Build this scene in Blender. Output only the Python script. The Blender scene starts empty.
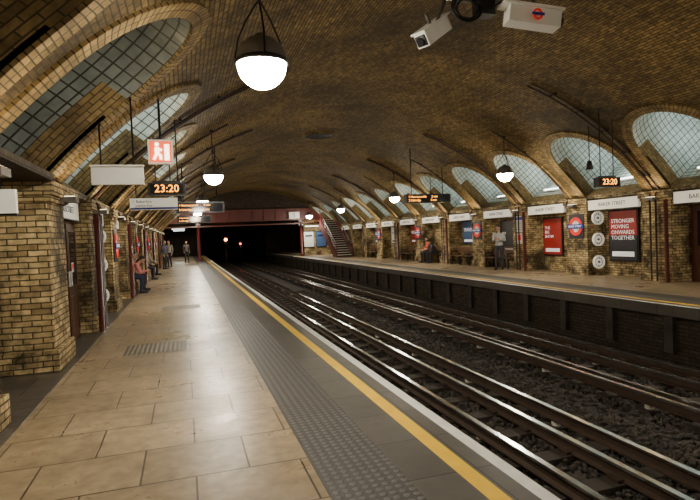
import bpy, math, random
import numpy as np
from math import sin, cos, pi, radians, asin, atan2, sqrt
from mathutils import Vector, Matrix
random.seed(3); np.random.seed(3)
SC = bpy.context.scene
COL = SC.collection

# ------------------------------------------------------------------ materials
def nmat(name):
    m = bpy.data.materials.new(name); m.use_nodes = True
    nt = m.node_tree; b = nt.nodes['Principled BSDF']
    return m, nt, b
def N(nt, t, **kw):
    n = nt.nodes.new(t)
    for k, v in kw.items(): setattr(n, k, v)
    return n
def setcol(s, c): s.default_value = (c[0], c[1], c[2], 1)

def plain(name, col, rough=0.5, metal=0.0, emit=None, es=0.0, var=0.15, scale=6.0, spec=0.5):
    m, nt, b = nmat(name)
    b.inputs['Roughness'].default_value = rough
    b.inputs['Metallic'].default_value = metal
    b.inputs['Specular IOR Level'].default_value = spec
    if emit:
        setcol(b.inputs['Emission Color'], emit); b.inputs['Emission Strength'].default_value = es
    tc = N(nt, 'ShaderNodeTexCoord'); no = N(nt, 'ShaderNodeTexNoise')
    no.inputs['Scale'].default_value = scale; no.inputs['Detail'].default_value = 4
    nt.links.new(tc.outputs['Object'], no.inputs['Vector'])
    r = N(nt, 'ShaderNodeValToRGB')
    lo = [c*(1-var) for c in col]; hi = [min(1, c*(1+var)) for c in col]
    r.color_ramp.elements[0].position = .3; r.color_ramp.elements[1].position = .7
    r.color_ramp.elements[0].color = (*lo, 1); r.color_ramp.elements[1].color = (*hi, 1)
    nt.links.new(no.outputs['Fac'], r.inputs['Fac']); nt.links.new(r.outputs['Color'], b.inputs['Base Color'])
    return m

def brick(name, c1, c2, mortar, bw=.225, rh=.075, ms=.009, off=.5, rough=.8, soot=.7, sootscale=.35,
          bump=.5, dirt=(.03, .022, .012), spec=.3, bumpd=.01, fine=.25, wob=0.0, smin=.4, smax=.68, rvar=0.0):
    m, nt, b = nmat(name)
    L = nt.links.new
    b.inputs['Roughness'].default_value = rough
    b.inputs['Specular IOR Level'].default_value = spec
    uv = N(nt, 'ShaderNodeUVMap'); uv.uv_map = 'UVMap'
    br = N(nt, 'ShaderNodeTexBrick'); br.offset = off
    br.inputs['Scale'].default_value = 1; br.inputs['Brick Width'].default_value = bw
    br.inputs['Row Height'].default_value = rh; br.inputs['Mortar Size'].default_value = ms
    br.inputs['Mortar Smooth'].default_value = .3; br.inputs['Bias'].default_value = 0
    setcol(br.inputs['Color1'], c1); setcol(br.inputs['Color2'], c2); setcol(br.inputs['Mortar'], mortar)
    src = uv.outputs['UV']
    if wob:
        wn = N(nt, 'ShaderNodeTexNoise'); wn.inputs['Scale'].default_value = 3; wn.inputs['Detail'].default_value = 3
        L(src, wn.inputs['Vector'])
        ws = N(nt, 'ShaderNodeVectorMath', operation='SUBTRACT'); L(wn.outputs['Color'], ws.inputs[0]); ws.inputs[1].default_value = (.5, .5, .5)
        wm = N(nt, 'ShaderNodeVectorMath', operation='SCALE'); L(ws.outputs['Vector'], wm.inputs[0]); wm.inputs['Scale'].default_value = wob
        wa = N(nt, 'ShaderNodeVectorMath', operation='ADD'); L(wm.outputs['Vector'], wa.inputs[0]); L(src, wa.inputs[1]); src = wa.outputs['Vector']
    L(src, br.inputs['Vector'])
    tc = N(nt, 'ShaderNodeTexCoord')
    n1 = N(nt, 'ShaderNodeTexNoise'); n1.inputs['Scale'].default_value = sootscale; n1.inputs['Detail'].default_value = 9
    n1.inputs['Roughness'].default_value = .7
    L(tc.outputs['Object'], n1.inputs['Vector'])
    r = N(nt, 'ShaderNodeMapRange'); r.inputs['From Min'].default_value = smin; r.inputs['From Max'].default_value = smax
    r.inputs['To Min'].default_value = 0; r.inputs['To Max'].default_value = soot
    L(n1.outputs['Fac'], r.inputs['Value'])
    if rvar:
        rr_ = N(nt, 'ShaderNodeMapRange'); rr_.inputs['From Min'].default_value = .3; rr_.inputs['From Max'].default_value = .7
        rr_.inputs['To Min'].default_value = rough-rvar; rr_.inputs['To Max'].default_value = rough+rvar
        L(n1.outputs['Fac'], rr_.inputs['Value']); L(rr_.outputs['Result'], b.inputs['Roughness'])
    mx = N(nt, 'ShaderNodeMix', data_type='RGBA')
    L(r.outputs['Result'], mx.inputs['Factor']); L(br.outputs['Color'], mx.inputs[6]); setcol(mx.inputs[7], dirt)
    n2 = N(nt, 'ShaderNodeTexNoise'); n2.inputs['Scale'].default_value = 9; n2.inputs['Detail'].default_value = 5
    L(tc.outputs['Object'], n2.inputs['Vector'])
    r2 = N(nt, 'ShaderNodeMapRange'); r2.inputs['From Min'].default_value = .3; r2.inputs['From Max'].default_value = .7
    r2.inputs['To Min'].default_value = 1-fine; r2.inputs['To Max'].default_value = 1+fine
    L(n2.outputs['Fac'], r2.inputs['Value'])
    mu = N(nt, 'ShaderNodeVectorMath', operation='SCALE')
    L(mx.outputs[2], mu.inputs[0]); L(r2.outputs['Result'], mu.inputs['Scale'])
    L(mu.outputs['Vector'], b.inputs['Base Color'])
    inv = N(nt, 'ShaderNodeMath', operation='SUBTRACT'); inv.inputs[0].default_value = 1
    L(br.outputs['Fac'], inv.inputs[1])
    ad = N(nt, 'ShaderNodeMath', operation='MULTIPLY_ADD'); L(n2.outputs['Fac'], ad.inputs[0]); ad.inputs[1].default_value = .5
    L(inv.outputs[0], ad.inputs[2])
    bp = N(nt, 'ShaderNodeBump'); bp.inputs['Strength'].default_value = bump; bp.inputs['Distance'].default_value = bumpd
    L(ad.outputs[0], bp.inputs['Height']); L(bp.outputs['Normal'], b.inputs['Normal'])
    return m

def tactile(name, col, pitch=.066):
    m, nt, b = nmat(name); L = nt.links.new
    uv = N(nt, 'ShaderNodeUVMap'); uv.uv_map = 'UVMap'
    s = N(nt, 'ShaderNodeVectorMath', operation='SCALE'); s.inputs['Scale'].default_value = 1/pitch
    L(uv.outputs['UV'], s.inputs[0])
    f = N(nt, 'ShaderNodeVectorMath', operation='FRACTION'); L(s.outputs['Vector'], f.inputs[0])
    d = N(nt, 'ShaderNodeVectorMath', operation='DISTANCE'); L(f.outputs['Vector'], d.inputs[0])
    d.inputs[1].default_value = (.5, .5, 0)
    r = N(nt, 'ShaderNodeMapRange'); r.inputs['From Min'].default_value = .22; r.inputs['From Max'].default_value = .38
    r.inputs['To Min'].default_value = 1; r.inputs['To Max'].default_value = 0
    L(d.outputs['Value'], r.inputs['Value'])
    cr = N(nt, 'ShaderNodeMix', data_type='RGBA')
    setcol(cr.inputs[6], [c*.6 for c in col]); setcol(cr.inputs[7], [c*1.3 for c in col])
    L(r.outputs['Result'], cr.inputs['Factor']); L(cr.outputs[2], b.inputs['Base Color'])
    bp = N(nt, 'ShaderNodeBump'); bp.inputs['Distance'].default_value = .006; bp.inputs['Strength'].default_value = .8
    L(r.outputs['Result'], bp.inputs['Height']); L(bp.outputs['Normal'], b.inputs['Normal'])
    b.inputs['Roughness'].default_value = .5
    return m

VB = brick('vault_brick', (.37, .25, .09), (.18, .122, .046), (.055, .04, .02), soot=.92, sootscale=.33, bump=.8, ms=.011, smin=.37, smax=.66, fine=.38)
RING = brick('arch_brick', (.36, .25, .1), (.2, .14, .06), (.06, .045, .025), bw=.075, rh=.225, off=0, soot=.85, sootscale=1.0)
REV = brick('reveal_brick', (.3, .21, .085), (.19, .13, .055), (.07, .05, .03), bw=.225, rh=.075, soot=.75, sootscale=1.0)
PB = brick('pier_brick', (.74, .56, .28), (.32, .23, .11), (.1, .075, .045), soot=.92, sootscale=1.3, bump=1.0, bumpd=.02, wob=.03, fine=.38, smin=.42, smax=.6)
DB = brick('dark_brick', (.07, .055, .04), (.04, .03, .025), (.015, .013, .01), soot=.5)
TILE = brick('shaft_tile', (.68, .76, .72), (.6, .68, .66), (.06, .07, .07), bw=.2, rh=.15, ms=.012, off=0, rough=.25, soot=.5, sootscale=.9, bump=.2, spec=.5, fine=.12, dirt=(.12, .13, .12))
TILED = brick('shaft_tile_shaded', (.22, .25, .235), (.17, .195, .185), (.035, .035, .03), bw=.2, rh=.15, ms=.014, off=0, rough=.3, soot=.55, sootscale=.9, bump=.2, spec=.5, fine=.12, dirt=(.06, .06, .05))  # same tile with the gloom of the unlit left shafts put into its colour
PAVE = brick('platform_paving', (.46, .35, .22), (.33, .25, .155), (.045, .035, .022), bw=.72, rh=.62, ms=.008, rough=.33, soot=.6, sootscale=.9,
             dirt=(.14, .105, .065), bump=.4, bumpd=.004, spec=.55, fine=.22, rvar=.12)
GPAVE = brick('grey_coping', (.12, .112, .1), (.09, .085, .077), (.02, .02, .02), bw=.9, rh=.62, ms=.007, off=0, rough=.38, soot=.3, sootscale=.8, bump=.3, bumpd=.004, spec=.5, fine=.12)
DTILE = brick('dark_floor_tile', (.1, .09, .08), (.07, .065, .06), (.03, .03, .03), bw=.3, rh=.3, ms=.006, off=0, rough=.3, soot=.2, spec=.5)
TACT = tactile('tactile_grey', (.08, .075, .07))
TACT2 = tactile('tactile_buff', (.2, .16, .1))
YEL = plain('yellow_line', (.98, .58, .008), .45, var=.08)
WHT = plain('white_line', (.8, .79, .76), .5, var=.12)
BAL = plain('ballast', (.03, .026, .022), .9, var=.6, scale=40)
STN = plain('ballast_stone', (.058, .05, .042), .8, var=.6, scale=5)
SLP = plain('sleeper', (.04, .032, .025), .8)
RTOP = plain('rail_polished', (.85, .85, .85), .2, 1.0, var=.05)
RSIDE = plain('rail_rust', (.07, .045, .032), .6, .3)
INS = plain('insulator', (.4, .38, .33), .4)
RED = plain('dark_red_paint', (.085, .014, .01), .4)
REDB = plain('beam_red', (.1, .014, .012), .45)
CND = plain('conduit_brown', (.035, .016, .011), .5)
BLK = plain('black_metal', (.015, .015, .016), .4, .3)
DGR = plain('dark_grey_metal', (.13, .12, .11), .4, .2)
CREAM = plain('cream_panel_glow', (.8, .76, .64), .4, emit=(1, .95, .8), es=.3, var=.05)  # faint emission added so fascias and other cream parts look lit
WPAN = plain('white_panel', (.78, .78, .76), .4, var=.04)
GPAN = plain('grey_panel', (.6, .6, .57), .45, var=.05)
TXT = plain('text_dark', (.01, .012, .03), .5)
TXTW = plain('text_white', (.85, .85, .85), .5, emit=(1, 1, 1), es=.3)
LED = plain('led_amber', (.9, .4, .05), .5, emit=(1, .33, .02), es=5)
LEDF = plain('exit_figure', (.9, .8, .7), .5, emit=(1, .8, .55), es=5)
EXITP = plain('exit_panel', (.9, .12, .03), .5, emit=(1, .07, .01), es=1.0)
RRED = plain('roundel_red', (.75, .02, .02), .35, emit=(1, .03, .02), es=.12)
RBLU = plain('roundel_blue', (.01, .03, .3), .35)
WOOD = plain('bench_wood', (.14, .07, .03), .45, scale=12, var=.4)
DOORM = plain('door_paint', (.08, .03, .018), .35)
GLASSD = plain('dark_glass', (.02, .02, .025), .08)
POSTR = plain('poster_red', (.38, .025, .02), .35, var=.05)
POSTW = plain('poster_white', (.6, .6, .57), .35, var=.05)
POSTB = plain('poster_blue', (.05, .1, .22), .35, var=.1)
POSTD = plain('poster_dark', (.03, .03, .04), .3, var=.1)
GLOBE = plain('globe_glass', (.9, .9, .9), .3, emit=(1, .9, .72), es=215)
TUBE = plain('fluorescent_tube', (.9, .95, .9), .3, emit=(.9, 1, .95), es=8)
ORG = plain('signal_orange', (.9, .4, .1), .3, emit=(1, .2, .03), es=30)
SRED = plain('signal_red', (.9, .1, .05), .3, emit=(1, .04, .02), es=14)
LENS = plain('added_uplight_lens', (.8, .7, .5), .3, emit=(1, .8, .5), es=4)  # glowing lens of the added uplighters
STEP = plain('stair_step', (.6, .56, .5), .5)
COPF = plain('platform_face', (.045, .038, .032), .8, var=.5, scale=3)
SKIN = plain('skin', (.5, .3, .2), .5, var=.04)

# ------------------------------------------------------------------ mesh builder
class B:
    def __init__(s): s.v=[]; s.f=[]; s.fm=[]; s.fs=[]; s.fuv=[]; s.mats=[]
    def mi(s, m):
        if m not in s.mats: s.mats.append(m)
        return s.mats.index(m)
    def add(s, vs, fs, mat, M=None, smooth=False, uvs=None):
        o = len(s.v)
        for p in vs:
            p = Vector(p)
            s.v.append(tuple(M @ p) if M else tuple(p))
        i = s.mi(mat)
        for k, f in enumerate(fs):
            s.f.append([o+a for a in f]); s.fm.append(i); s.fs.append(smooth)
            s.fuv.append([uvs[a] for a in f] if uvs else None)
    def box(s, c, d, mat, M=None):
        x, y, z = c; a, b_, c_ = d[0]/2, d[1]/2, d[2]/2
        vs = [(x+i*a, y+j*b_, z+k*c_) for k in (-1, 1) for j in (-1, 1) for i in (-1, 1)]
        fs = [(0,2,3,1),(4,5,7,6),(0,1,5,4),(2,6,7,3),(0,4,6,2),(1,3,7,5)]
        s.add(vs, fs, mat, M)
    def box2(s, lo, hi, mat, M=None):
        s.box([(a+b)/2 for a, b in zip(lo, hi)], [b-a for a, b in zip(lo, hi)], mat, M)
    def tube(s, pts, r, mat, n=10, M=None, caps=True, sq=(1, 1)):
        pts = [Vector(p) for p in pts]
        if not hasattr(r, '__len__'): r = [r]*len(pts)
        vs = []; up = None
        for i, p in enumerate(pts):
            t = (pts[min(i+1, len(pts)-1)]-pts[max(i-1, 0)]).normalized()
            if up is None: up = Vector((0, 0, 1)) if abs(t.z) < .9 else Vector((0, 1, 0))
            a = t.cross(up)
            if a.length < 1e-5: a = t.orthogonal()
            a.normalize(); b_ = t.cross(a).normalized(); up = -b_ if (-b_).dot(up) > 0 else b_
            b_ = up
            for k in range(n):
                th = 2*pi*k/n
                vs.append(p+a*cos(th)*r[i]*sq[0]+b_*sin(th)*r[i]*sq[1])
        fs = []
        for i in range(len(pts)-1):
            for k in range(n):
                fs.append((i*n+k, i*n+(k+1) % n, (i+1)*n+(k+1) % n, (i+1)*n+k))
        s.add(vs, fs, mat, M, True)
        if caps:
            o = len(s.v)-len(vs)
            for base in (0, (len(pts)-1)*n):
                s.f.append([o+base+k for k in range(n)]); s.fm.append(s.mi(mat)); s.fs.append(False); s.fuv.append(None)
    def cyl(s, p0, p1, r, mat, n=14, M=None): s.tube([p0, p1], r, mat, n, M)
    def lathe(s, prof, mat, n=24, M=None, arc=2*pi):
        vs = []; fs = []; m = len(prof)
        for i in range(n):
            th = arc*i/n
            for (r, z) in prof: vs.append((r*cos(th), r*sin(th), z))
        for i in range(n):
            j = (i+1) % n
            for k in range(m-1): fs.append((i*m+k, j*m+k, j*m+k+1, i*m+k+1))
        s.add(vs, fs, mat, M, True)
    def sphere(s, c, r, mat, seg=16, rings=10, M=None, R=None):
        if not hasattr(r, '__len__'): r = (r, r, r)
        vs = []; fs = []
        for i in range(rings+1):
            ph = pi*i/rings
            for k in range(seg):
                th = 2*pi*k/seg
                q = Vector((r[0]*sin(ph)*cos(th), r[1]*sin(ph)*sin(th), r[2]*cos(ph)))
                if R: q = R @ q
                vs.append(q+Vector(c))
        for i in range(rings):
            for k in range(seg):
                fs.append((i*seg+k, (i+1)*seg+k, (i+1)*seg+(k+1) % seg, i*seg+(k+1) % seg))
        s.add(vs, fs, mat, M, True)
    def ring(s, c, ro, ri, d, mat, n=36, M=None):   # ring facing -Y
        vs = []; fs = []
        for k in range(n):
            th = 2*pi*k/n
            for (r, y) in ((ro, -d/2), (ri, -d/2), (ri, d/2), (ro, d/2)):
                vs.append((c[0]+r*cos(th), c[1]+y, c[2]+r*sin(th)))
        for k in range(n):
            j = (k+1) % n
            for a in range(4):
                b_ = (a+1) % 4
                fs.append((k*4+a, k*4+b_, j*4+b_, j*4+a))
        s.add(vs, fs, mat, M)
    def text(s, body, c, size, mat, rot=None, ax='CENTER', M=None):  # facing -Y by default
        cu = bpy.data.curves.new('t', 'FONT'); cu.body = body; cu.size = size
        cu.align_x = ax; cu.align_y = 'CENTER'; cu.extrude = .002; cu.resolution_u = 2
        ob = bpy.data.objects.new('t', cu); COL.objects.link(ob)
        dg = bpy.context.evaluated_depsgraph_get()
        me = bpy.data.meshes.new_from_object(ob.evaluated_get(dg))
        T = Matrix.Translation(Vector(c)) @ Matrix.Rotation(pi/2, 4, 'X')
        if M: T = M @ T
        s.add([v.co for v in me.vertices], [list(p.vertices) for p in me.polygons], mat, T)
        bpy.data.objects.remove(ob); bpy.data.curves.remove(cu); bpy.data.meshes.remove(me)
    def obj(s, name, loc=(0, 0, 0), rz=0, bevel=0, parent=None):
        me = bpy.data.meshes.new(name)
        me.from_pydata(s.v, [], s.f)
        for m in s.mats: me.materials.append(m)
        me.polygons.foreach_set('material_index', s.fm)
        me.polygons.foreach_set('use_smooth', s.fs)
        uvl = me.uv_layers.new(name='UVMap'); me.update()
        data = uvl.data
        for p, u in zip(me.polygons, s.fuv):
            if u:
                for li, q in zip(p.loop_indices, u): data[li].uv = q
            else:
                n = p.normal; a = [abs(n.x), abs(n.y), abs(n.z)]; k = a.index(max(a))
                for li, vi in zip(p.loop_indices, p.vertices):
                    q = s.v[vi]
                    data[li].uv = (q[1], q[2]) if k == 0 else ((q[0], q[2]) if k == 1 else (q[0], q[1]))
        ob = bpy.data.objects.new(name, me); COL.objects.link(ob)
        ob.location = loc; ob.rotation_euler = (0, 0, rz)
        if parent: ob.parent = parent
        if bevel:
            b_ = ob.modifiers.new('bevel', 'BEVEL'); b_.width = bevel; b_.segments = 2; b_.limit_method = 'ANGLE'
        return ob

# ------------------------------------------------------------------ layout constants
CX = 5.3; HS = 7.05; CROWN = 5.7; RISE = CROWN-2.45
R = (HS*HS+RISE*RISE)/(2*RISE); CZ = CROWN-R; A = asin(HS/R)
BAY = 3.05; Y0 = 8.1
K0, K1 = -6, 12
def py(k): return Y0+BAY*k
YB, YE = py(K0), py(K1)
def vp(side, y, s, off=0.0):
    ph = A-s/R; r = R-off
    return (CX+side*r*sin(ph), y, CZ+r*cos(ph))
def vz(x): return CZ+sqrt(R*R-(x-CX)**2)
STOT = 2*R*A
EL, ER = 2.03, 8.85          # platform edges
WL, WR = -1.66, 12.25        # pier faces
BL, BR = -2.3, 12.85         # recess backs

# ------------------------------------------------------------------ vault
hole = []
hw = 1.12; SM = 1.2; ST = 1.4
for i in range(7): hole.append((-hw+2*hw*i/6, .1))
for i in range(1, 5): hole.append((hw, .1+(SM-.1)*i/5))
for i in range(0, 25): hole.append((hw*cos(pi*i/24), SM+ST*sin(pi*i/24)))
for i in range(1, 5): hole.append((-hw, SM-(SM-.1)*i/5))
SH = 3.7; HB = BAY/2; c0 = 1.2
outer = []
for (y, s) in hole:
    dy, ds = y, s-c0
    t = 1e9
    if dy: t = min(t, HB/abs(dy))
    if ds > 0: t = min(t, (SH-c0)/ds)
    if ds < 0: t = min(t, (0-c0)/ds)
    outer.append([dy*t, c0+ds*t])
for cx_, cs in ((-HB, 0), (HB, 0), (HB, SH), (-HB, SH)):
    j = min(range(len(outer)), key=lambda i: (outer[i][0]-cx_)**2+(outer[i][1]-cs)**2)
    outer[j] = [cx_, cs]
b = B(); ringb = B(); shaftb = B()
NH = len(hole); NR = 6
for k in range(K0, K1):
    yc = py(k)+BAY/2
    for side in (-1, 1):
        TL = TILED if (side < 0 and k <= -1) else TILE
        vs = []; uv = []; fs = []
        for r_ in range(NR+1):
            t = r_/NR
            for (h, o) in zip(hole, outer):
                y = yc+h[0]*(1-t)+o[0]*t; s_ = h[1]*(1-t)+o[1]*t
                vs.append(vp(side, y, s_)); uv.append((y, s_ if side < 0 else STOT-s_))
        for r_ in range(NR):
            for i in range(NH):
                j = (i+1) % NH
                fs.append((r_*NH+i, r_*NH+j, (r_+1)*NH+j, (r_+1)*NH+i))
        b.add(vs, fs, VB, smooth=True, uvs=uv)
        vs = []; uv = []; fs = []; L = 0
        idx = list(range(6, NH))+[0]
        prev = None
        for i in idx:
            h = hole[i]; d = Vector((h[0]/hw**2, (h[1]-SM)/ST**2 if h[1] > SM else 0)).normalized()
            o = (h[0]+d.x*.24, h[1]+d.y*.24)
            if prev: L += sqrt((h[0]-prev[0])**2+(h[1]-prev[1])**2)
            prev = h
            prof = [(h, -.05), (h, .04), (o, .04), (o, -.01)]
            for q, (p, of) in enumerate(prof):
                vs.append(vp(side, yc+p[0], p[1], of)); uv.append((L, (0, .1, .34, .4)[q]))
        n_ = len(idx)
        for i in range(n_-1):
            for q in range(3): fs.append((i*4+q, i*4+q+1, (i+1)*4+q+1, (i+1)*4+q))
        ringb.add(vs, fs, RING, uvs=uv)
        D = Vector((side*.8, 0, .6))*1.9
        vs = []; uv = []; L = 0; prev = None; ts = [0, .2, .4, .6, .8, 1]; NS = 5
        for i in list(range(NH))+[0]:
            h = hole[i]
            if prev: L += sqrt((h[0]-prev[0])**2+(h[1]-prev[1])**2)
            prev = h
            P = Vector(vp(side, yc+h[0], h[1]))
            for t in ts:
                vs.append(P+D*t); uv.append((L, 1.9*t))
        f1 = []; f2 = []
        for i in range(NH):
            arch = 13 <= i <= 32
            for q in range(NS): (f1 if (q == 0 and not arch) else f2).append((i*(NS+1)+q, (i+1)*(NS+1)+q, (i+1)*(NS+1)+q+1, i*(NS+1)+q+1))
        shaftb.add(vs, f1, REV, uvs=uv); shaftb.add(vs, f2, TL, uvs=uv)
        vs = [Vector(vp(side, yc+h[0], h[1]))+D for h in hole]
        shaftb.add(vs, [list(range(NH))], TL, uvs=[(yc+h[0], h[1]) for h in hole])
NSG = 24
vs = []; uv = []; fs = []
ny = K1-K0
for j in range(ny*2+1):
    y = YB+(YE-YB)*j/(ny*2)
    for i in range(NSG+1):
        s_ = SH+(STOT-2*SH)*i/NSG
        vs.append(vp(-1, y, s_)); uv.append((y, s_))
for j in range(ny*2):
    for i in range(NSG):
        a = j*(NSG+1)+i; fs.append((a, a+1, a+NSG+2, a+NSG+1))
b.add(vs, fs, VB, smooth=True, uvs=uv)
ceil = b.obj('ceiling')
ringb.obj('window_arch_trim', parent=ceil)
shaftb.obj('window_light_shafts', parent=ceil)

fx = B()
for k in range(-3, K1):
    yc = py(k)+BAY/2
    for side in (-1, 1):
        if side < 0 and k < 0: continue
        p = Vector(vp(side, yc, .1))+Vector((side*.8, 0, .6))*(.6 if side > 0 else 1.0)
        fx.cyl((p.x, yc-.7, p.z+.09), (p.x, yc+.7, p.z+.09), .02, TUBE, 8)
        fx.box((p.x, yc, p.z+.04), (.07, 1.5, .05), WPAN)
        ld = bpy.data.lights.new('shaft_light', 'AREA'); ld.shape = 'RECTANGLE'; ld.size = 1.4; ld.size_y = .1
        ld.energy = 38 if side > 0 else (55 if k == 0 else 25)
        ld.color = (.92, 1, .95)
        lo = bpy.data.objects.new('shaft_light', ld); COL.objects.link(lo)
        lo.location = (p.x, yc, p.z+.15)
        d = Vector((side*.55, 0, .85)) if side > 0 else Vector((.1, 0, 1))
        lo.rotation_euler = d.to_track_quat('-Z', 'X').to_euler()
        lo.parent = ceil
fx.obj('shaft_luminaires', parent=ceil)

b = B()
b.lathe([(.55, .0), (.62, -.05), (.72, -.06), (.8, .0)], RING, 32); b.lathe([(0, -.03), (.57, -.03)], BLK, 32)
for i in range(-5, 6):
    w_ = sqrt(max(.01, .57**2-(i*.1)**2)); b.box((0, i*.1, -.045), (2*w_, .02, .02), BLK)
b.obj('ceiling_vent', (5.4, 20.7, CROWN-.02))

# ------------------------------------------------------------------ side walls with piers
def wall(side, name):
    b = B()
    face = WL if side < 0 else WR; back = BL if side < 0 else BR
    def bx(x0, x1, y0, y1, z0, z1, m): b.box2((min(x0, x1), y0, z0), (max(x0, x1), y1, z1), m)
    for k in range(K0, K1+1):
        y = py(k)
        bx(face, back, y-.47, y+.47, 0, 2.45, PB)
        bx(face-side*.05, back, y-.52, y+.52, 0, .28, PB)
        bx(face-side*.04, back, y-.51, y+.51, 2.2, 2.28, PB)
        bx(face-side*.08, back, y-.54, y+.54, 2.28, 2.47, PB)
    for k in range(K0, K1):
        y0, y1 = py(k)+.47, py(k+1)-.47
        if side < 0 and k == -1:
            bx(-5, -5.1, y0-.3, y1+.3, 0, 2.5, DB)
            bx(BL, -5, y0-.3, y0, 0, 2.5, PB); bx(BL, -5, y1, y1+.3, 0, 2.5, PB)
            bx(face+.1, -5, y0, y1, 2.45, 2.55, DB)
        else:
            bk = -1.98 if (side < 0 and k == 0) else back
            bx(bk, back+side*.15, y0-.2, y1+.2, 0, 2.5, PB)
            bx(face, back, y0, y1, 2.42, 2.52, PB)
    return b.obj(name, bevel=.012)
wall(-1, 'wall_left'); wall(1, 'wall_right')

# ------------------------------------------------------------------ floors
YF = 62
b = B()
def strip(b, x0, x1, z, m, y0=YB, y1=YF, n=1):
    b.add([(x0, y0, z), (x1, y0, z), (x1, y1, z), (x0, y1, z)], [(0, 1, 2, 3)], m)
for x0, x1, m in ((-5, -1.5, DTILE), (-1.5, .775, PAVE), (.775, 1.31, TACT), (1.31, 1.65, GPAVE), (1.65, 1.775, YEL), (1.775, 1.93, GPAVE), (1.93, EL, WHT)):
    strip(b, x0, x1, 0, m)
b.box2((-5, YB, -.3), (EL, YF, -.002), GPAVE)
b.box2((1.6, YB, -1.15), (EL-.15, YF, -.3), COPF)
strip(b, -.95, -.05, .004, TACT2, 8.15, 8.95)
strip(b, -.6, .3, .004, TACT2, 13.2, 14.0)
b.obj('floor')
b = B()
for x0, x1, m in ((ER, ER+.09, WHT), (ER+.09, ER+.27, GPAVE), (ER+.27, ER+.38, YEL), (ER+.38, ER+.8, GPAVE), (ER+.8, ER+1.3, TACT), (ER+1.3, 12.9, PAVE)):
    strip(b, x0, x1, 0, m)
b.box2((ER, YB, -.22), (12.9, YF, -.002), GPAVE)
b.box2((ER+.15, YB, -1.15), (12.9, YF, -.22), DB)
for i in range(0, 40): b.box2((ER+.05, YB+i*1.5, -.95), (ER+.15, YB+i*1.5+.2, -.22), COPF)
b.obj('floor')

# ------------------------------------------------------------------ track bed
b = B()
b.box2((1.7, YB, -1.35), (ER+.3, YF+15.9, -1.13), BAL)
tb_ = b.obj('track_bed')
ico = [(0,0,-1),(.72,-.53,-.45),(-.28,-.85,-.45),(-.89,0,-.45),(-.28,.85,-.45),(.72,.53,-.45),(.28,-.85,.45),(-.72,-.53,.45),(-.72,.53,.45),(.28,.85,.45),(.89,0,.45),(0,0,1)]
icf = [(0,1,2),(1,0,5),(0,2,3),(0,3,4),(0,4,5),(1,5,10),(2,1,6),(3,2,7),(4,3,8),(5,4,9),(1,10,6),(2,6,7),(3,7,8),(4,8,9),(5,9,10),(6,10,11),(7,6,11),(8,7,11),(9,8,11),(10,9,11)]
ico = np.array(ico); vs = []; fs = []
o = 0
for i in range(18000):
    yy = 2.5+24*random.random()**1.7; xx = random.uniform(2.9, ER)
    Sx = np.random.uniform(.022, .055, 3)
    a = random.random()*6.28; Rm = np.array([[cos(a), -sin(a), 0], [sin(a), cos(a), 0], [0, 0, 1]])
    P = (ico*np.random.uniform(.75, 1.15, (12, 1))*Sx) @ Rm.T+np.array([xx, yy, -1.125+random.uniform(0, .025)])
    vs += P.tolist(); fs += [(f[0]+o, f[1]+o, f[2]+o) for f in icf]; o += 12
me = bpy.data.meshes.new('ballast_stones'); me.from_pydata(vs, [], fs); me.materials.append(STN)
so_ = bpy.data.objects.new('ballast_stones', me); COL.objects.link(so_); so_.parent = tb_

T1, T2 = EL+1.46, ER-1.46
for tc, outr in ((T1, T1+1.15), (T2, T2-1.15)):
    b = B()
    y = YB
    while y < YF+10:
        b.box2((tc-1.28, y, -1.13), (tc+1.28, y+.24, -1.06), SLP); y += .76
    rails = [(tc-.75, 0), (tc+.75, 0), (tc, .04), (outr, .07)]
    for x, up in rails:
        z = -1.06+up
        prof = [(-.07, 0), (.07, 0), (.07, .015), (.012, .035), (.012, .105), (.036, .115), (.036, .148), (-.036, .148), (-.036, .115), (-.012, .105), (-.012, .035), (-.07, .015)]
        v0 = [(x+p[0], YB, z+p[1]) for p in prof]; v1 = [(x+p[0], YF+15, z+p[1]) for p in prof]; n = len(prof)
        for i in range(n):
            j = (i+1) % n
            b.add([v0[i], v0[j], v1[j], v1[i]], [(0, 1, 2, 3)], RTOP if i in (6, 5, 7) else RSIDE)
        y = YB+.12
        while y < YF:
            if up: b.cyl((x, y, -1.08), (x, y, z), .06, INS, 8)
            else: b.box((x, y, -1.045), (.26, .16, .03), RSIDE)
            y += 2.28 if up else .76
    b.obj('railway_track')

# ------------------------------------------------------------------ end structures
b = B()
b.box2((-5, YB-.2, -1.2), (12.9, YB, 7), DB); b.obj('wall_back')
b = B()
arc = [vp(-1, YE, STOT*i/30) for i in range(31)]
for i in range(30):
    p, q = arc[i], arc[i+1]
    if max(p[2], q[2]) > 3.1:
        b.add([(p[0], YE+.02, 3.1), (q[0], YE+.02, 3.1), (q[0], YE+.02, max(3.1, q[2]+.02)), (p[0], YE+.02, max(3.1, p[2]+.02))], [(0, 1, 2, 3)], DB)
b.box2((9.9, YE+.05, 0), (12.9, YE+.3, 3.2), PB)
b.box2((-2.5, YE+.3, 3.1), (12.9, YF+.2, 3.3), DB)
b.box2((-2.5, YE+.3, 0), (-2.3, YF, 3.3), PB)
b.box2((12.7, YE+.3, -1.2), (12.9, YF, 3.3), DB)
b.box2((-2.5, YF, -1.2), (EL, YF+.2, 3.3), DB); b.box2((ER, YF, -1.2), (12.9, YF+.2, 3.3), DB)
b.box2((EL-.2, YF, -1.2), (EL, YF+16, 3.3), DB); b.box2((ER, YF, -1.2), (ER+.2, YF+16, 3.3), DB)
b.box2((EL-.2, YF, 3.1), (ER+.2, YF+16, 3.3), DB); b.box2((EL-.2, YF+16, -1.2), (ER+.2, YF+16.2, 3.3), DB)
b.obj('wall_end')
b = B()
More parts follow.
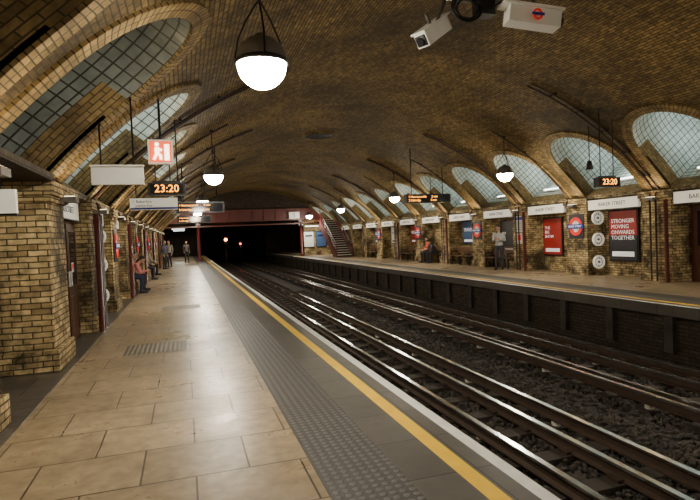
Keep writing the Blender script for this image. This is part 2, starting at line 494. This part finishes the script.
b.box2((-1.9, YE-.28, 3.15), (12.5, YE-.08, 4.05), REDB)
b.box2((-1.9, YE-.4, 3.1), (12.5, YE-.04, 3.18), RED); b.box2((-1.9, YE-.4, 4.02), (12.5, YE-.04, 4.1), RED)
for i in range(15): b.box2((-1.4+i*.98, YE-.38, 3.18), (-1.34+i*.98, YE-.28, 4.02), RED)
b.box2((-1.9, YE-.35, 2.75), (12.5, YE-.2, 2.85), RED)
for x in (1.1, 9.6):
    b.cyl((x, YE-.25, 0), (x, YE-.25, 3.15), .11, RED, 14); b.box((x, YE-.25, .1), (.34, .34, .2), RED); b.box((x, YE-.25, 2.98), (.36, .3, .16), RED)
b.obj('steel_girder_bridge')
b = B(); b.box((0, 0, 0), (.9, .08, .55), WPAN); b.text('5', (0, -.05, 0), .45, TXT); b.box((0, .06, .33), (.1, .1, .12), BLK); b.obj('platform_number_sign', (9.0, YE-.5, 3.5))
b = B()
for i, (m_, x) in enumerate(((POSTW, 10.3), (POSTB, 11.4))):
    b.box((x-10.8, 0, 0), (.95, .04, 1.4), BLK); b.box((x-10.8, -.03, 0), (.85, .02, 1.3), m_); b.box((x-10.8, -.045, .3), (.6, .01, .15), TXT)
b.obj('advertising_poster', (10.8, YE, 1.4))

# stairs at far right
b = B()
for i in range(17):
    y = 37.6+i*.285
    b.box2((10.75, y, .0 if i < 3 else .175*i-.5), (11.9, y+.29, .175*(i+1)-.03), DB)
    b.box2((10.75, y-.02, .175*(i+1)-.03), (11.9, y+.29, .175*(i+1)), STEP)
for x in (10.72, 11.93):
    b.tube([(x, 37.5, .95), (x, 42.3, 3.75)], .04, RED, 8)
    b.tube([(x, 37.5, .55), (x, 42.3, 3.4)], .02, RED, 8)
    b.box2((x-.03, 37.5, .0), (x+.03, 37.56, 1.0), RED)
    for i in range(1, 17): b.cyl((x, 37.5+i*.28, .17*i), (x, 37.5+i*.28, .9+.166*i), .014, RED, 6)
    b.add([(x-.02, 37.4, .25), (x-.02, 42.4, 3.2), (x-.02, 42.4, 2.4), (x-.02, 38.1, 0), (x-.02, 37.4, 0)], [(0, 1, 2, 3, 4)], REDB)
b.box2((10.7, 42.4, 2.85), (11.95, 44.2, 3.0), RED)
b.obj('staircase')
def lumi(x, y, z, e, col=(1, .93, .8)):
    b = B(); b.box((0, 0, .05), (1.2, .16, .06), WPAN); b.box((0, 0, .01), (1.1, .1, .03), TUBE)
    b.cyl((-.4, 0, .08), (-.4, 0, .28), .01, BLK, 6); b.cyl((.4, 0, .08), (.4, 0, .28), .01, BLK, 6)
    o = b.obj('fluorescent_luminaire', (x, y, z))
    ld = bpy.data.lights.new('lumi', 'AREA'); ld.shape = 'RECTANGLE'; ld.size = 1.1; ld.size_y = .1; ld.energy = e; ld.color = col
    lo = bpy.data.objects.new('lumi', ld); COL.objects.link(lo); lo.parent = o; lo.location = (0, 0, -.02)
lumi(10.4, YE-.9, 2.5, 50); lumi(-.5, 50, 2.8, 55); lumi(-.5, 57, 2.8, 45); lumi(11.2, 50, 2.8, 40)

# ------------------------------------------------------------------ pendant lamps
def pendant(x, y):
    b = B()
    z = 3.34; zc = vz(x)
    prof = [(.0, -.24)]+[(.245*sin(t), -.245*cos(t)) for t in [pi*.5*i/8 for i in range(1, 9)]]
    b.lathe(prof, GLOBE, 24)
    b.lathe([(.245, 0), (.262, -.01), (.27, .02), (.26, .04), (.25, .045)], BLK, 24)
    b.lathe([(.25, .04), (.245, .1), (.215, .17), (.14, .24), (.07, .27), (.05, .3), (.0, .31)], DGR, 24)
    for i in range(3):
        a = 2*pi*i/3+.5
        pts = [(.265*cos(a), .265*sin(a), .0), (.28*cos(a), .28*sin(a), .12), (.245*cos(a), .245*sin(a), .28), (.15*cos(a), .15*sin(a), .45), (.05*cos(a), .05*sin(a), .58), (0, 0, .64)]
        b.tube(pts, .011, BLK, 8)
    b.sphere((0, 0, .65), .03, BLK, 10, 8)
    b.cyl((0, 0, .6), (0, 0, zc-z-.01), .012, BLK, 8)
    b.lathe([(.0, zc-z-.08), (.06, zc-z-.06), (.08, zc-z-.01)], BLK, 12)
    b.obj('pendant_lamp', (x, y, z))
for y in (-3.9, 5.3, 14.5, 23.7, 32.9, 42.0):
    pendant(.82, y); pendant(9.8, y)

# ------------------------------------------------------------------ conduits on vault & pipes
b = B()
for k in range(1, 11):
    for side in (-1, 1):
        Lg = 4.9 if k % 2 else 3.8
        f = WL if side < 0 else WR
        for dy in ((-.1, .08) if k % 2 else (.3,)):
            pts = [vp(side, py(k)+dy, s_, .06) for s_ in np.linspace(0.04, Lg, 16)]
            b.tube(pts, .024, CND, 8)
            if k % 2:
                b.cyl((f-side*.13, py(k)+dy, .02), (f-side*.13, py(k)+dy, 2.3), .024, CND, 8)
            b.tube([(f-side*.13, py(k)+dy, 2.28), (f-side*.11, py(k)+dy, 2.4), vp(side, py(k)+dy, .05, .06)], .024, CND, 8)
        for s_ in np.arange(.6, Lg, .9):
            p = vp(side, py(k)+(0 if k % 2 else .3), s_, .03); b.box(p, (.05, .3 if k % 2 else .1, .05), BLK)
b.obj('electrical_conduits', parent=ceil)
for side in (-1, 1):
    f = WL if side < 0 else WR
    for k in range(1, 12, 2):
        if side > 0 and k > 8: continue
        b = B()
        b.cyl((0, 0, 0), (0, 0, 2.2), .05, RED, 12)
        for z in (.4, 1.2, 2.0): b.cyl((0, 0, z), (0, 0, z+.07), .062, RED, 12)
        b.obj('drain_pipe', (f-side*.115, py(k)-.4, 0))

# ------------------------------------------------------------------ added uplighters on piers, unseen fixtures that brighten the vault
for k in range(-3, 12):
    for side in (-1, 1):
        if side > 0 and k >= 10: continue
        f = WL if side < 0 else WR
        b = B()
        b.box((0, 0, .05), (.16, .26, .07), DGR); b.box((0, 0, .09), (.12, .22, .012), LENS); b.box((side*.06, 0, .01), (.05, .08, .05), DGR)
        u = b.obj('added_uplighter', (f-side*.19, py(k), 2.2))
        ld = bpy.data.lights.new('added_uplight', 'AREA'); ld.shape = 'RECTANGLE'; ld.size = .12; ld.size_y = .22
        ld.energy = 25; ld.color = (1, .76, .42)
        lo = bpy.data.objects.new('added_uplight', ld); COL.objects.link(lo); lo.parent = u
        lo.location = (0, 0, .11); lo.rotation_euler = Vector((-side*.8, 0, .65)).to_track_quat('-Z', 'Y').to_euler()

# ------------------------------------------------------------------ fascias
for k in range(-2, 12):
    for side in (-1, 1):
        if side < 0 and k < 0: continue
        b = B()
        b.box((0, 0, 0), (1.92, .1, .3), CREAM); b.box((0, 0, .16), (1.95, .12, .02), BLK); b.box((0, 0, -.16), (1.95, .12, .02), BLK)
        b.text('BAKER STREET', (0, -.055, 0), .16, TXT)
        b.obj('station_name_fascia', ((WL-.2 if side < 0 else WR+.02), py(k)+BAY/2, 2.22), rz=(pi/2 if side < 0 else -pi/2))
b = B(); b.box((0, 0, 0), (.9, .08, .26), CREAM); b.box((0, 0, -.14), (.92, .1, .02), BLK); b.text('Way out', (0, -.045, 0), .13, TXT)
b.cyl((-.3, 0, .12), (-.3, 0, .32), .01, BLK, 6); b.cyl((.3, 0, .12), (.3, 0, .32), .01, BLK, 6)
b.obj('way_out_sign', (-2.17, 6.55, 2.12))

# ------------------------------------------------------------------ roundels, vents, posters, doors
def roundel(side, y, z=1.58):
    b = B()
    b.box((0, .015, 0), (.66, .03, .8), POSTD)
    b.ring((0, -.01, 0), .3, .19, .03, RRED)
    b.lathe([(0, 0), (.19, 0)], WPAN, 24, Matrix.Translation((0, -.008, 0)) @ Matrix.Rotation(pi/2, 4, 'X'))
    b.box((0, -.03, 0), (.76, .03, .14), RBLU)
    b.text('BAKER STREET', (0, -.048, 0), .092, TXTW)
    b.obj('underground_roundel_sign', ((WL+.03 if side < 0 else WR-.03), y, z), rz=(pi/2 if side < 0 else -pi/2))
for k in (2, 4, 6, 8): roundel(1, py(k)); roundel(-1, py(k)+.05)
def vents(x, y):
    for z in (.42, 1.14, 1.82):
        b = B()
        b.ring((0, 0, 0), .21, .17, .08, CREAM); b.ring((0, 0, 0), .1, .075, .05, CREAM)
        b.lathe([(0, 0), (.18, 0)], BLK, 24, Matrix.Translation((0, .02, 0)) @ Matrix.Rotation(pi/2, 4, 'X'))
        for i in range(6):
            M = Matrix.Rotation(pi*i/6, 4, 'Y'); b.box((0, 0, 0), (.34, .02, .01), CREAM, M)
        b.sphere((0, -.01, 0), .04, DGR, 12, 8)
        b.obj('round_wall_vent', (x, y-.045, z))
vents(12.58, py(2)-.52); vents(-1.98, py(2)-.52); vents(-1.98, py(4)-.52)
def poster(side, y, mat, txt, w=1.0, h=1.5, z=1.25, tm=None, low=None):
    b = B()
    b.box((0, .01, 0), (w+.1, .05, h+.1), BLK); b.box((0, -.02, 0), (w, .02, h), mat)
    if low: b.box((0, -.022, -h*.25), (w, .022, h*.5), low)
    if txt: b.text(txt, (-w*.42, -.036, h*.12), w*.165, tm or TXTW, ax='LEFT')
    b.box((0, -.036, -h*.38), (w*.8, .004, h*.1), tm or TXTW)
    b.obj('advertising_poster', ((BL+.04 if side < 0 else BR-.04), y, z), rz=(pi/2 if side < 0 else -pi/2))
def by(k): return py(k)+BAY/2
poster(1, 12.85, POSTR, 'STRONGER\nMOVING\nONWARDS\nTOGETHER', 1.05, 1.5, 1.25, None, POSTD)
poster(1, by(2)+.35, POSTR, 'THE\nBIG\nSHOW', .95, 1.3)
poster(1, by(3)+.1, POSTD, 'MAP', .9, 1.3)
poster(1, by(4), POSTB, 'TRAVEL', 1.4, 1.0, 1.5)
poster(1, by(6), POSTR, 'SALE', 1.4, 1.0, 1.5); poster(1, by(7), POSTW, 'MUSEUM', 1.4, 1.0, 1.5, tm=TXT)
poster(1, by(8), POSTB, 'RIVER', 1.4, 1.0, 1.5)
for k, m_, t in ((2, POSTW, 'MAP'), (3, POSTR, 'SALE'), (5, POSTB, 'SEA'), (6, POSTW, 'ART')):
    poster(-1, by(k), m_, t, 1.4, 1.0, 1.5, tm=(TXT if m_ == POSTW else TXTW))
def door(side, y, x):
    b = B()
    b.box((0, .02, 1.01), (1.9, .06, 2.02), RED)
    for sx in (-1, 1):
        b.box((sx*.43, -.03, 1.0), (.82, .05, 1.98), DOORM)
        for z, h in ((.45, .6), (1.4, .95)):
            b.box((sx*.43, -.058, z+.0), (.6, .012, h), GLASSD if z > 1 else DOORM)
            for dz in (-h/2, h/2): b.box((sx*.43, -.065, z+dz), (.66, .025, .035), DOORM)
            for dx in (-.31, .31): b.box((sx*.43+dx, -.065, z), (.035, .025, h), DOORM)
        b.cyl((sx*.08, -.1, .95), (sx*.08, -.1, 1.2), .014, INS, 8)
        for z in (.97, 1.18): b.cyl((sx*.08, -.1, z), (sx*.08, -.05, z), .01, INS, 8)
        b.box((sx*.43, -.06, 1.25), (.16, .01, .16), WPAN); b.box((sx*.43, -.067, 1.27), (.1, .006, .08), RRED)
    b.box((0, -.07, 1.0), (.04, .03, 1.98), DOORM)
    b.obj('door_1' if side > 0 else 'door_2', (x, y, 0), rz=(pi/2 if side < 0 else -pi/2))
door(1, by(0), BR-.06); door(-1, by(0), -1.92)
b = B(); b.box((0, 0, 0), (.5, .03, .6), POSTW); b.box((0, -.005, .22), (.5, .03, .12), RBLU)
for i in range(5): b.box((0, -.018, .08-i*.07), (.4, .004, .018), TXT)
b.obj('information_sign', (WR-.03, py(3), 1.75), rz=-pi/2)
b = B(); b.box((0, 0, 0), (.3, .03, .4), POSTW); b.box((0, -.018, .05), (.2, .006, .2), RRED)
b.obj('information_sign', (WR-.03, py(3), 1.2), rz=-pi/2)

# ------------------------------------------------------------------ benches
def bench(x, y, rz):
    b = B()
    for sx in (-.8, 0, .8):
        b.box((sx, -.2, .22), (.06, .05, .44), BLK); b.box((sx, .18, .4), (.06, .05, .8), BLK, None)
        b.box((sx, 0, .4), (.06, .42, .05), BLK)
        if sx: b.box((sx, -.03, .62), (.05, .42, .035), BLK); b.box((sx, -.22, .52), (.05, .04, .22), BLK)
    for i in range(5): b.box((0, -.2+i*.09, .425), (1.8, .075, .03), WOOD)
    for i in range(4): b.box((0, .15, .55+i*.09), (1.8, .025, .07), WOOD)
    b.obj('platform_bench', (x, y, 0), rz=rz, bevel=.006)
for k in (3, 5, 6): bench(-1.9, by(k), pi/2)
for k in (3, 4, 5, 6, 8): bench(12.4, by(k)+(.05 if k == 3 else 0), -pi/2)

# ------------------------------------------------------------------ hanging signs
def rods(b, x, y, z, xs, w=.012):
    for dx in xs: b.cyl((dx, 0, 0), (dx, 0, vz(x+dx)-z-.015), w, BLK, 8)
def clock(x, y, z):
    b = B(); b.box((0, 0, 0), (.68, .16, .24), BLK); b.box((0, -.085, 0), (.6, .01, .18), GLASSD)
    b.text('23:20', (0, -.095, 0), .2, LED); rods(b, x, y, z, (-.2, .2)); b.box((0, 0, .14), (.5, .06, .04), BLK)
    b.obj('platform_clock', (x, y, z))
clock(-.27, 10.6, 2.62); clock(10.1, 10.6, 2.65)
b = B(); b.box((0, 0, 0), (.36, .1, .36), WPAN); b.box((0, -.052, 0), (.31, .01, .31), EXITP)
b.tube([(-.05, -.06, .06), (-.05, -.06, -.02)], .032, LEDF, 8); b.sphere((-.05, -.06, .11), .03, LEDF, 10, 6)
b.tube([(-.05, -.06, -.02), (-.1, -.06, -.12)], .02, LEDF, 8); b.tube([(-.05, -.06, -.02), (0, -.06, -.06), (.0, -.06, -.12)], .02, LEDF, 8)
b.tube([(-.05, -.06, .05), (.02, -.06, .02)], .017, LEDF, 8); b.box((.09, -.06, -.01), (.07, .01, .24), LEDF)
rods(b, -.28, 8.5, 2.98, (0,), .018); b.obj('exit_sign', (-.28, 8.5, 2.98))
b = B(); b.box((0, 0, 0), (.64, .06, .24), GPAN); b.box((0, -.03, .125), (.66, .08, .02), GPAN); rods(b, -.8, 7.6, 2.52, (-.2, .2)); b.obj('hanging_sign', (-.8, 7.6, 2.52))
b = B(); b.box((0, 0, 0), (1.1, .08, .28), CREAM); b.box((0, -.051, -.11), (1.1, .004, .05), RBLU); b.text('< Bakerloo', (-.5, -.055, .06), .1, TXT, ax='LEFT'); b.text('   Jubilee line', (-.5, -.055, -.04), .09, TXT, ax='LEFT')
rods(b, -.67, 13.8, 2.57, (-.4, .4)); b.obj('direction_sign', (-.67, 13.8, 2.57))
def indicator(x, y, z, w=1.6):
    b = B(); b.box((0, 0, 0), (w, .2, .36), BLK); b.box((0, -.1, 0), (w-.1, .01, .28), GLASSD)
    b.text('1 Hammersmith       2 min', (-w*.44, -.108, .07), w*.06, LED, ax='LEFT')
    b.text('2 Uxbridge             5 min', (-w*.44, -.108, -.07), w*.06, LED, ax='LEFT')
    rods(b, x, y, z, (-w*.35, w*.35), .018); b.obj('train_indicator_board', (x, y, z))
indicator(.54, 17.7, 2.7, 1.5); indicator(9.55, 19.6, 2.97, 2.0); indicator(.5, 27, 2.7)
for x, y in ((10.3, 11.4), (10.3, 20.8), (-.1, 20)):
    b = B(); rods(b, x, y, 3.2, (0,)); b.lathe([(.0, .1), (.05, .1), (.07, .02), (.1, -.12), (.09, -.13), (0, -.1)], BLK, 16); b.obj('loudspeaker', (x, y, 3.2))
# CCTV
b = B()
b.cyl((3.3, 5.1, 4.1), (3.3, 5.1, vz(3.3)-.01), .035, DGR, 10); b.cyl((2.6, 5.1, 4.1), (3.95, 5.1, 4.1), .03, DGR, 10)
def cam(bb, c, yaw, pitch, s=1.0):
    M = Matrix.Translation(Vector(c)) @ Matrix.Rotation(yaw, 4, 'Z') @ Matrix.Rotation(pitch, 4, 'X') @ Matrix.Scale(s, 4)
    bb.box((0, 0, 0), (.15, .46, .14), WPAN, M); bb.box((0, .02, .085), (.18, .54, .02), WPAN, M)
    bb.box((0, -.235, 0), (.12, .02, .11), BLK, M); bb.tube([(0, -.24, 0), (0, -.27, 0)], .04, GLASSD, 14, M)
    bb.cyl((0, 0, .09), (0, 0, .2), .02, DGR, 8, M)
cam(b, (2.73, 5.3, 3.8), radians(-66), radians(34), 1.05); cam(b, (3.72, 4.9, 3.87), radians(78), radians(8), 1.25)
b.cyl((2.75, 5.25, 3.9), (2.8, 5.1, 4.12), .02, DGR, 8); b.cyl((3.72, 4.9, 4.0), (3.72, 5.1, 4.1), .02, DGR, 8)
for r_, dx in ((.16, 0), (.14, .02), (.18, -.02), (.15, -.03)):
    b.tube([(3.02+dx+r_*cos(t), 5.05+dx, 3.98+r_*sin(t)*.8) for t in np.linspace(0, 2*pi, 24)], .013, BLK, 6)
b.tube([(3.02, 5.05, 4.14), (3.2, 5.05, 3.95), (3.4, 5.0, 4.06), (3.6, 4.95, 3.95)], .013, BLK, 6)
b.box((3.25, 5.1, 4.02), (.2, .14, .16), BLK)
b.ring((3.7, 4.775, 3.87), .06, .04, .012, RRED); b.box((3.7, 4.765, 3.87), (.15, .012, .026), RBLU)
b.obj('cctv_camera_cluster')

# signals stand on the gap between the tracks / beside the rails
b = B(); b.cyl((0, 0, -2.73), (0, 0, .1), .05, BLK, 10); b.box((0, 0, 0), (.3, .2, .6), BLK)
b.sphere((0, -.12, .08), .14, ORG, 14, 8); b.cyl((0, -.1, -.15), (0, -.2, -.15), .08, DGR, 12); b.obj('railway_signal', (3.75, 51.6, 1.6))
b = B(); b.cyl((0, 0, -2.2), (0, 0, .1), .05, BLK, 10); b.box((0, 0, 0), (.3, .2, .6), BLK)
b.sphere((0, -.12, .1), .09, SRED, 14, 8); b.cyl((0, -.1, -.15), (0, -.2, -.15), .08, DGR, 12); b.obj('railway_signal', (5.45, 55, 1.1))

# ------------------------------------------------------------------ people
def human(name, J, cols, loc, rz, scale=1.0, female=False):
    sh = plain(name+'_top', cols[0], .8, scale=20); tr = plain(name+'_trousers', cols[1], .8, scale=20)
    hr = plain(name+'_hair', cols[2], .7, scale=30); so = plain(name+'_shoes', cols[3], .5)
    mats = [sh, tr, hr, SKIN, so]
    V = lambda k: Vector(J[k])
    caps = []
    def cap(a, b_, ra, rb, l): caps.append((Vector(a), Vector(b_), ra, rb, l))
    pel, chs, nk, hd = V('pelvis'), V('chest'), V('neck'), V('head')
    tmp = B()
    def tb(a, b_, ra, rb, l):
        cap(a, b_, ra, rb, l)
        pts = [Vector(a).lerp(Vector(b_), t) for t in (0, .25, .5, .75, 1)]
        tmp.tube(pts, [ra+(rb-ra)*t for t in (0, .25, .5, .75, 1)], SKIN, 12)
        tmp.sphere(a, ra, SKIN, 12, 8); tmp.sphere(b_, rb, SKIN, 12, 8)
    spine = (chs-pel); ax = spine.normalized()
    X = Vector((1, 0, 0)); Yv = ax.cross(X).normalized()
    Rm = Matrix((X, Yv, ax)).transposed()
    for t, rx, ry in ((-.08, .155, .12), (.15, .155, .115), (.4, .135, .1), (.7, .155, .11), (1.0, .172, .115), (1.25, .16, .1)):
        c = pel+spine*t
        tmp.sphere(c, (rx, ry, .13), SKIN, 18, 10, R=Rm)
        cap(c-X*.08, c+X*.08, .1, .1, 1 if t < .1 else 0)
    for s_, q in ((-1, 'l'), (1, 'r')):
        shd = V('sh'+q); el = V('el'+q); wr = V('wr'+q); hp = V('hip'+q); kn = V('kn'+q); an = V('an'+q); to = V('to'+q)
        tb(chs+spine*.3+X*s_*.05, shd, .06, .062, 0)
        tb(shd, el, .056, .043, 0); tb(el, wr, .043, .03, 0)
        tb(hp, kn, .09, .06, 1); tb(kn, an, .062, .043, 1)
        heel = an+(an-to).normalized()*.04; heel.z = max(to.z, an.z-.05)
        tb(heel, to, .04, .034, 4)
    tb(chs+spine*.35, nk, .07, .052, 0); tb(nk, hd+(nk-hd)*.35, .05, .05, 3)
    hax = (hd-nk).normalized(); hy = hax.cross(X).normalized()
    HR = Matrix((X, hy, hax)).transposed()
    def H(p): return hd+HR @ Vector(p)
    tmp.sphere(H((0, 0, .02)), (.073, .09, .098), SKIN, 18, 12, R=HR)
    tmp.sphere(H((0, -.03, -.045)), (.05, .055, .065), SKIN, 14, 10, R=HR)
    cap(H((0, -.02, .02)), H((0, -.03, -.05)), .06, .045, 3)
    tmp.sphere(H((0, -.095, -.02)), (.014, .022, .026), SKIN, 8, 6, R=HR); cap(H((0, -.1, -.02)), H((0, -.09, 0)), .015, .01, 3)
    for s_ in (-1, 1): tmp.sphere(H((s_*.075, 0, -.01)), (.015, .022, .032), SKIN, 8, 6, R=HR); cap(H((s_*.08, -.0, -.01)), H((s_*.075, 0, -.02)), .014, .014, 3)
    tmp.sphere(H((0, .02, .045)), (.082, .092, .088), SKIN, 18, 12, R=HR); cap(H((0, .035, .06)), H((0, .05, .01)), .075, .065, 2)
    if female:
        tmp.sphere(H((0, .06, -.08)), (.075, .05, .13), SKIN, 14, 10, R=HR); cap(H((0, .07, 0)), H((0, .07, -.15)), .05, .05, 2)
    me = bpy.data.meshes.new('tmp'); me.from_pydata(tmp.v, [], tmp.f)
    to_ = bpy.data.objects.new('tmp', me); COL.objects.link(to_)
    m = to_.modifiers.new('r', 'REMESH'); m.mode = 'VOXEL'; m.voxel_size = .013
    m2 = to_.modifiers.new('s', 'SMOOTH'); m2.iterations = 3; m2.factor = .5
    dg = bpy.context.evaluated_depsgraph_get()
    em = bpy.data.meshes.new_from_object(to_.evaluated_get(dg))
    n = len(em.vertices); co = np.empty(n*3); em.vertices.foreach_get('co', co); co = co.reshape(-1, 3)
    faces = [list(p.vertices) for p in em.polygons]
    fc = np.array([co[f].mean(0) for f in faces])
    best = np.full(len(fc), 1e9); lab = np.zeros(len(fc), int)
    for a, b_, ra, rb, l in caps:
        a = np.array(a); d = np.array(b_)-a; L2 = max(d @ d, 1e-9)
        t = np.clip(((fc-a) @ d)/L2, 0, 1)
        dist = np.linalg.norm(fc-(a+t[:, None]*d), axis=1)-(ra+(rb-ra)*t)
        mk = dist < best; best[mk] = dist[mk]; lab[mk] = l
    out = B()
    out.v = [tuple(c) for c in co]
    for m_ in mats: out.mi(m_)
    out.f = faces; out.fm = lab.tolist(); out.fs = [True]*len(faces); out.fuv = [[(0, 0)]*len(f) for f in faces]
    bpy.data.objects.remove(to_); bpy.data.meshes.remove(em)
    for s_ in (-1, 1): out.sphere(H((s_*.03, -.082, .01)), (.013, .01, .008), hr, 8, 6, R=HR)
    out.sphere(H((0, -.083, -.055)), (.022, .008, .005), RRED, 8, 6, R=HR)
    for s_, q in ((-1, 'l'), (1, 'r')):
        el = V('el'+q); wr = V('wr'+q); d = (wr-el).normalized()
        if 'hd'+q in J: d = Vector(J['hd'+q]).normalized()
        side = Vector(J.get('hs'+q, (0, -1, 0))); side = (side-d*side.dot(d)).normalized(); nrm = d.cross(side).normalized()
        inn = nrm if nrm.x*s_ < 0 else -nrm
        out.tube([wr-d*.02, wr+d*.02, wr+d*.06, wr+d*.095], [.026, .032, .038, .034], SKIN, 10, sq=(1, .55) if abs(side.z) > .7 else (.6, 1))
        for i, (off, ln) in enumerate(((.028, .072), (.01, .08), (-.01, .075), (-.027, .058))):
            p0 = wr+d*.085+side*off; p1 = p0+d*ln*.45+inn*.006; p2 = p1+d*ln*.3+inn*.016; p3 = p2+d*ln*.2+inn*.018
            out.tube([p0, p1, p2, p3], [.0095, .009, .008, .006], SKIN, 7)
        p0 = wr+d*.03+side*.03; p1 = p0+d*.03+side*.025+inn*.01; p2 = p1+d*.03+side*.006+inn*.008
        out.tube([p0, p1, p2], [.012, .011, .007], SKIN, 7)
    ob = out.obj(name, loc, rz); ob.scale = (scale,)*3
    return ob
def mir(J):
    for k in list(J):
        if k.endswith('r') and k[:-1]+'l' not in J:
            v = J[k]; J[k[:-1]+'l'] = (-v[0], v[1], v[2])
    return J
stand = dict(pelvis=(0, 0, .95), chest=(0, .0, 1.25), neck=(0, .0, 1.5), head=(0, -.02, 1.64),
             shr=(.185, .0, 1.42), elr=(.24, .04, 1.14), wrr=(.23, -.05, .9), hipr=(.09, 0, .92), knr=(.1, -.02, .5), anr=(.11, .03, .09), tor=(.14, -.14, .035))
standp = dict(stand); mir(standp)
phone = dict(stand); phone.update(wrr=(.08, -.26, 1.2), elr=(.24, .0, 1.14), hdr=(-.3, -.8, .4), head=(0, -.06, 1.63))
phone.update(anl=(-.1, -.12, .09), tol=(-.12, -.3, .035), knl=(-.1, -.12, .5)); mir(phone)
sit = dict(pelvis=(0, 0, .56), chest=(0, -.06, .86), neck=(0, -.1, 1.1), head=(0, -.15, 1.23),
           shr=(.18, -.07, 1.02), elr=(.22, -.17, .76), wrr=(.12, -.38, .68), hipr=(.09, -.03, .54), knr=(.13, -.44, .52), anr=(.13, -.42, .1), tor=(.15, -.6, .035))
sit1 = mir(dict(sit))
lean = dict(pelvis=(0, 0, .56), chest=(0, -.2, .81), neck=(0, -.36, 1.0), head=(0, -.46, 1.09),
            shr=(.18, -.3, .93), elr=(.19, -.4, .66), wrr=(.07, -.58, .72), hipr=(.09, -.03, .54), knr=(.14, -.44, .52), anr=(.14, -.4, .1), tor=(.16, -.58, .035))
lean1 = mir(lean)
BK = (.02, .02, .025)
human('standing_man', phone, ((.4, .4, .4), (.03, .03, .04), BK, BK), (11.8, 18.0, 0), radians(-50), 1.0)
human('seated_woman', sit1, ((.75, .08, .03), BK, (.05, .02, .01), BK), (12.3, by(5)+.3, 0), radians(-90), 1.0, True)
human('seated_man', lean1, ((.05, .05, .06), BK, BK, BK), (12.3, by(5)-.45, 0), radians(-90), 1.0)
human('seated_woman', lean1, ((.6, .2, .2), (.02, .03, .08), (.03, .02, .01), BK), (-1.82, by(3)-.3, 0), radians(90), 1.0, True)
human('seated_man', sit1, ((.1, .1, .12), BK, BK, BK), (-1.82, by(5), 0), radians(90), 1.0)
human('seated_man', sit1, ((.5, .1, .1), BK, BK, BK), (-1.82, by(3)+.5, 0), radians(90), 1.0)
human('seated_woman', sit1, ((.35, .3, .25), BK, (.05, .02, .01), BK), (-1.82, by(6)+.3, 0), radians(90), 1.0, True)
human('standing_man', standp, ((.05, .05, .08), BK, BK, BK), (-1.2, 34, 0), radians(60), 1.0)
human('standing_man', standp, ((.3, .28, .25), BK, BK, BK), (-1.0, 36.5, 0), radians(-30), 1.0)
human('standing_woman', standp, ((.08, .06, .06), BK, (.05, .02, .01), BK), (.1, 43, 0), radians(20), .95, True)

# ------------------------------------------------------------------ world & camera
w = bpy.data.worlds.new('World'); SC.world = w; w.use_nodes = True
w.node_tree.nodes['Background'].inputs['Color'].default_value = (.02, .02, .025, 1)
w.node_tree.nodes['Background'].inputs['Strength'].default_value = .3
f_px = 526.0
cd = bpy.data.cameras.new('camera'); cd.sensor_width = 36; cd.lens = 36*f_px/700
co_ = bpy.data.objects.new('camera', cd); COL.objects.link(co_); SC.camera = co_
yaw = radians(17.4); pit = radians(1.6); rol = radians(2.4)
fwd = Vector((sin(yaw)*cos(pit), cos(yaw)*cos(pit), -sin(pit)))
r0 = Vector((cos(yaw), -sin(yaw), 0)); u0 = r0.cross(fwd)
rr = r0*cos(rol)-u0*sin(rol); uu = u0*cos(rol)+r0*sin(rol)
Mx = Matrix((rr, uu, -fwd)).transposed().to_4x4(); Mx.translation = (0, 0, 1.6)
co_.matrix_world = Mx
